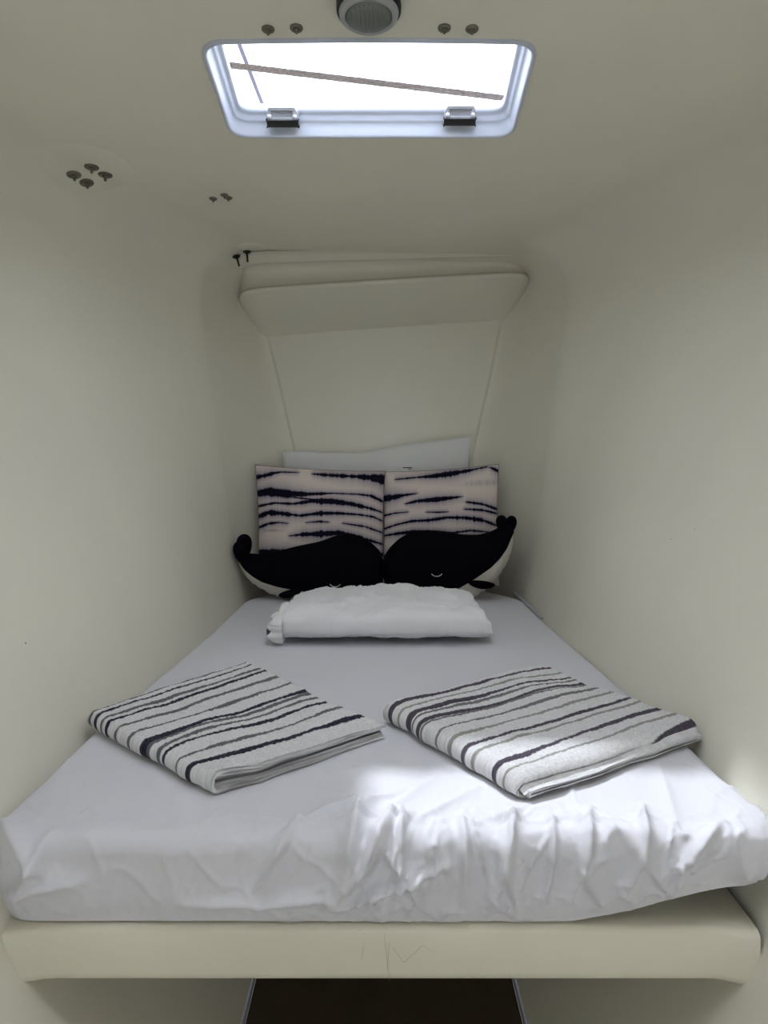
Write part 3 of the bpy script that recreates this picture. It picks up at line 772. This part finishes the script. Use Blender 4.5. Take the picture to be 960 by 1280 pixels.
# ------------------------------------------------------------------ folded white duvet
dth = thing('folded_duvet', (0, 2.25, .612), 'thick white duvet folded into a bundle in the middle of the bed', 'duvet')
nA, nB = 260, 150
A = np.linspace(0, 2*PI, nB, endpoint=False); Xp = np.sin(np.linspace(-PI/2, PI/2, nA)*.98)/math.sin(PI/2*.98)
G = np.zeros((nA, nB, 3))
for i, s in enumerate(Xp):
    e = (1-abs(s)**4)**(1/2.2) if abs(s) < 1 else 0
    e = .45+.55*e if abs(s) < .985 else .45*math.sqrt(max(0, 1-((abs(s)-.985)/.016)**2))+.02
    ca, sa = np.cos(A), np.sin(A)
    y = .185*np.sign(ca)*np.abs(ca)**.62; z = np.sign(sa)*np.abs(sa)**.72
    # taller toward the back, soft front roll
    hgt = .055+(.007+.009*s)*sstep(-.1, .15, y); zz_ = .065+.002+z*hgt*1.02
    x = s*(.330+.012*np.sin(A*2+1))-.012
    # back corners pull in
    back = sstep(.0, .185, y)
    x = x*(1-.08*back-.07*back*(s < 0)-.05*sstep(.2, 1, z))+.0
    G[i] = np.c_[x, 2.262+y*(.60+.40*e)+.010*s*0, .612+zz_*(.70+.30*e)*(1-.22*back*abs(s)**6)]
S_ = np.repeat(Xp[:, None], nB, 1); AA = np.repeat(A[None], nA, 0)
nr = gnormals(np.concatenate([G, G[:, :1]], 1))[:, :-1]
if nr[nA//2, nB//4, 2] < 0: nr = -nr
frontm = sstep(.2, -.6, np.cos(AA))
topm = sstep(0, .6, np.sin(AA))
arc = np.where(AA < PI, AA, AA)
wv = .014*fbm(S_*4, np.cos(AA)*1.8+7, 44, 3)*(.3+topm)
wv += .006*topm*np.exp(-np.abs(fbm(S_*4, np.cos(AA)*5+3*S_*.4, 49, 3)*9))*sstep(-.75, -.35, np.cos(AA))
wv += .005*frontm*fbm(S_*16, np.sin(AA)*1.0, 46, 2)*sstep(.5, -.9, np.sin(AA))
wv += -.006*frontm*np.exp(-((np.sin(AA)+.55-.1*np.sin(S_*7))/.10)**2)*(.4+vnoise(S_*9, 0*S_, 4)+.3)
endm = sstep(.86, .99, np.abs(S_))
wv += endm*.009*np.sin(AA*5+2*S_)*(.5+vnoise(AA*2, S_*4, 8))*.9
wv += -.012*np.exp(-((S_+.93)/.018)**2)*sstep(.3, -.7, np.cos(AA))
G = G+nr*wv[..., None]; G[..., 2] = np.maximum(G[..., 2], .6135)
grid('duvet_body', G, WHITEC, dth, wm=True, flip=True, caps=(0, 1))
# rolled inner layers showing at the left end
for k, (yy, zz0, r0, r1) in enumerate([(2.135, .668, .040, .024), (2.115, .655, .030, .018)]):
    th_ = np.linspace(0, 2*PI, 60, endpoint=False); xs_ = np.linspace(-.300, -.345-.006*k+.008, 12)
    G = np.zeros((12, 60, 3))
    for i, x in enumerate(xs_):
        e = 1-.35*(i/11)**4; rr = (r0*e)*(1+.16*np.sin(th_*3+k)+.10*np.sin(th_*7+2*k))
        G[i] = np.c_[np.full(60, x)+.006*np.sin(th_*4+k*2)*(i/11), yy+rr*1.25*np.cos(th_), np.maximum(zz0+rr*np.sin(th_), .6135)]
    grid('fold_end', G, WHITEC, dth, wm=True, caps=(0, 1))

# ------------------------------------------------------------------ striped towels
def towel(label, A_, B_, C_, D_, Hh, stripes, cdark, seed, roll, base=(.86, .855, .845)):
    """A-D is the folded edge, B-C the far edge; stripes run A->B. b: 0 on A-B, 1 on D-C"""
    A_, B_, C_, D_ = [np.array(q, float) for q in (A_, B_, C_, D_)]
    root = thing('striped_towel', ((A_+C_)[0]/2, (A_+C_)[1]/2, .612), label, 'towel', 'folded striped towels')
    la = np.linalg.norm(B_-A_)
    def plan(a, b):
        return A_*((1-a)*(1-b))[..., None]+B_*(a*(1-b))[..., None]+C_*(a*b)[..., None]+D_*((1-a)*b)[..., None]
    def layer(name, inset, top, bot, th, na, nb, b0, b1, a1, jit, fine):
        b = np.linspace(b0, b1, nb)
        rad = (top-bot)/2; ain = inset/la
        at = np.linspace(a1, ain+rad/la, na); arc = np.linspace(0, PI, 16)[1:-1]; ab = np.linspace(ain+rad/la, min(a1, .985), max(na//4, 8))
        # path (a, h, nx(a-dir), nz)
        path = [(x, top, 0, 1) for x in at]+[(ain+rad/la-rad*math.sin(t)/la, bot+rad+rad*math.cos(t), -math.sin(t), math.cos(t)) for t in arc]+[(x, bot, 0, -1) for x in ab]
        path = np.array(path); o = path.copy(); i_ = path[::-1].copy()
        o[:, 0] += path[:, 2]*th/2/la; o[:, 1] += path[:, 3]*th/2
        i_[:, 0] -= path[::-1][:, 2]*th/2/la; i_[:, 1] -= path[::-1][:, 3]*th/2
        no_ = len(o); isout = np.r_[np.ones(no_), np.zeros(no_)]
        loop = np.concatenate([o, i_]); m = len(loop)
        aa = np.repeat(loop[None, :, 0], nb, 0); bb = np.repeat(b[:, None], m, 1); hh = np.repeat(loop[None, :, 1], nb, 0)
        tz = np.clip((hh-bot)/(top-bot), 0, 1)
        bj = bb+jit*fbm(aa*4+seed, 0*aa+3, seed+7, 2)*sstep(.7, 1, bb)
        # wavy edges in plan
        Pq = plan(aa, bj)
        Pq = Pq+np.stack([.012*fbm(bb*5, aa*4, seed+2, 3), .012*fbm(bb*5+9, aa*4, seed+3, 3)], -1)
        # height profile: lower at far edge, soft sag, rounding toward b=0 and b=1
        Hs_ = 1-.16*aa-.10*sstep(.75, 1, aa)
        z = hh*Hs_
        und = .007*fbm(aa*3, bb*3, seed+4, 3)+.0012*fbm(aa*14, bb*14, seed+5, 2)
        z = z+und*tz
        if roll: z = z-tz*(.018*(1-np.sqrt(np.clip(1-((bb-.93)/.0701).clip(0, 1)**2, 0, 1))))
        z = z-tz*.006*sstep(.05, 0, bb)
        if fine:
            z = z+isout[None]*tz*(.0026*vnoise(aa*120, bb*150, seed+6)+.0016*vnoise(aa*200, bb*250, seed+16))
            Pq = Pq+(.0015*vnoise(aa*110+40, bb*150, seed+8)*isout[None])[..., None]
        Gq = np.concatenate([Pq, (ZT+.001+np.maximum(z, .0006+loop[:, 1]*.0))[..., None]], -1)
        colr = None
        c = np.ones((nb, m, 3))*np.array(base)
        bw = bb; an = np.clip(aa, 0, 1)
        wav = .022*fbm(an*2.2, bw*1.5, seed+20, 2)
        for (bl_, br_, w0, kind) in (stripes if fine else []):
            bc = bl_*(1-an)+br_*an+wav+.016*vnoise(an*2.6+bl_*40, 0*an+bl_*13, seed+30)
            wd = w0*1.25*(1+1.0*vnoise(an*3+bl_*91, 0*an, seed+31))
            edge = .0022*vnoise(an*170, bw*260, seed+40)
            msk = 1-sstep(wd-.0025, wd+.0035, np.abs(bw-bc)+edge)
            msk = msk*(1.02+.22*vnoise(an*200, bw*300, seed+41))
            cc_ = np.array(cdark[kind]); msk = np.clip(msk, 0, 1)
            c = c*(1-msk[..., None])+cc_*msk[..., None]
        c *= (1+.24*vnoise(an*170, bw*220, seed+50))[..., None]
        grid(name, Gq, TERRY, root, wm=True, flip=True, col=np.clip(c, 0, 1), caps=(0, 1))
    layer('outer_fold', 0, Hh-.0045, .0045, .0075, 190, 330, 0, 1.0, 1.0, .02, True)
    layer('inner_fold', .010, Hh-.0135, .0125, .006, 60, 70, .01, .985 if not roll else 1.012, .985, .05, False)
    if Hh > .036: layer('core_fold', .018, Hh-.0215, .0195, .0045, 60, 70, .01, .96 if not roll else 1.02, .97, .05, False)
cL = {'n': (.018, .016, .040), 'g': (.16, .16, .165)}
sL = [(.035, .03, .010, 'g'), (.10, .10, .010, 'n'), (.175, .175, .009, 'g'), (.225, .225, .010, 'n'), (.31, .315, .008, 'g'), (.42, .42, .009, 'g'),
      (.525, .53, .016, 'n'), (.556, .566, .010, 'g'), (.62, .625, .008, 'g'), (.665, .68, .012, 'n'), (.77, .78, .008, 'g'), (.86, .885, .012, 'n')]
towel('white towel with dark navy and grey wavy stripes, folded on the left of the bed', (-.628, 1.470), (-.375, 1.862), (-.002, 1.425), (-.288, 1.165), .038, sL, cL, 5, False)
cR = {'n': (.085, .068, .095), 'g': (.22, .21, .20), 'l': (.38, .365, .33)}
sR = [(.06, .09, .011, 'n'), (.13, .17, .006, 'l'), (.20, .25, .012, 'n'), (.25, .295, .009, 'g'), (.32, .36, .014, 'n'), (.345, .385, .008, 'g'), (.45, .45, .010, 'g'), (.56, .54, .009, 'l'),
      (.66, .64, .011, 'n'), (.72, .70, .008, 'l'), (.865, .80, .010, 'n'), (.93, .885, .008, 'l'), (1.10, .985, .014, 'n')]
towel('white towel with purplish grey stripes, folded on the right of the bed, partly in sunlight', (.004, 1.500), (.398, 1.812), (.628, 1.415), (.222, 1.150), .047, sR, cR, 60, True)

# ------------------------------------------------------------------ specks on the walls
dg = bpy.context.evaluated_depsgraph_get()
for (px, py, r, ow) in [(32, 804, .0032, wl), (868, 662, .0022, wr), (839, 674, .0022, wr)]:
    dx = Vector(ray(px, py)).normalized()
    hit, loc, nrm, *_ = SC.ray_cast(dg, Vector((0, 0, CAMZ)), dx)
    if hit:
        bm = bmesh.new(); Mx = Matrix.Translation(loc) @ nrm.to_track_quat('Z', 'Y').to_matrix().to_4x4() @ Matrix.Diagonal((1, 1.6, 1, 1))
        lathe_bm(bm, [(r*.4, -.001), (r*.4, .0004), (r*.2, .0008)], 10, Mx); from_bm('speck', bm, DIRT, ow)
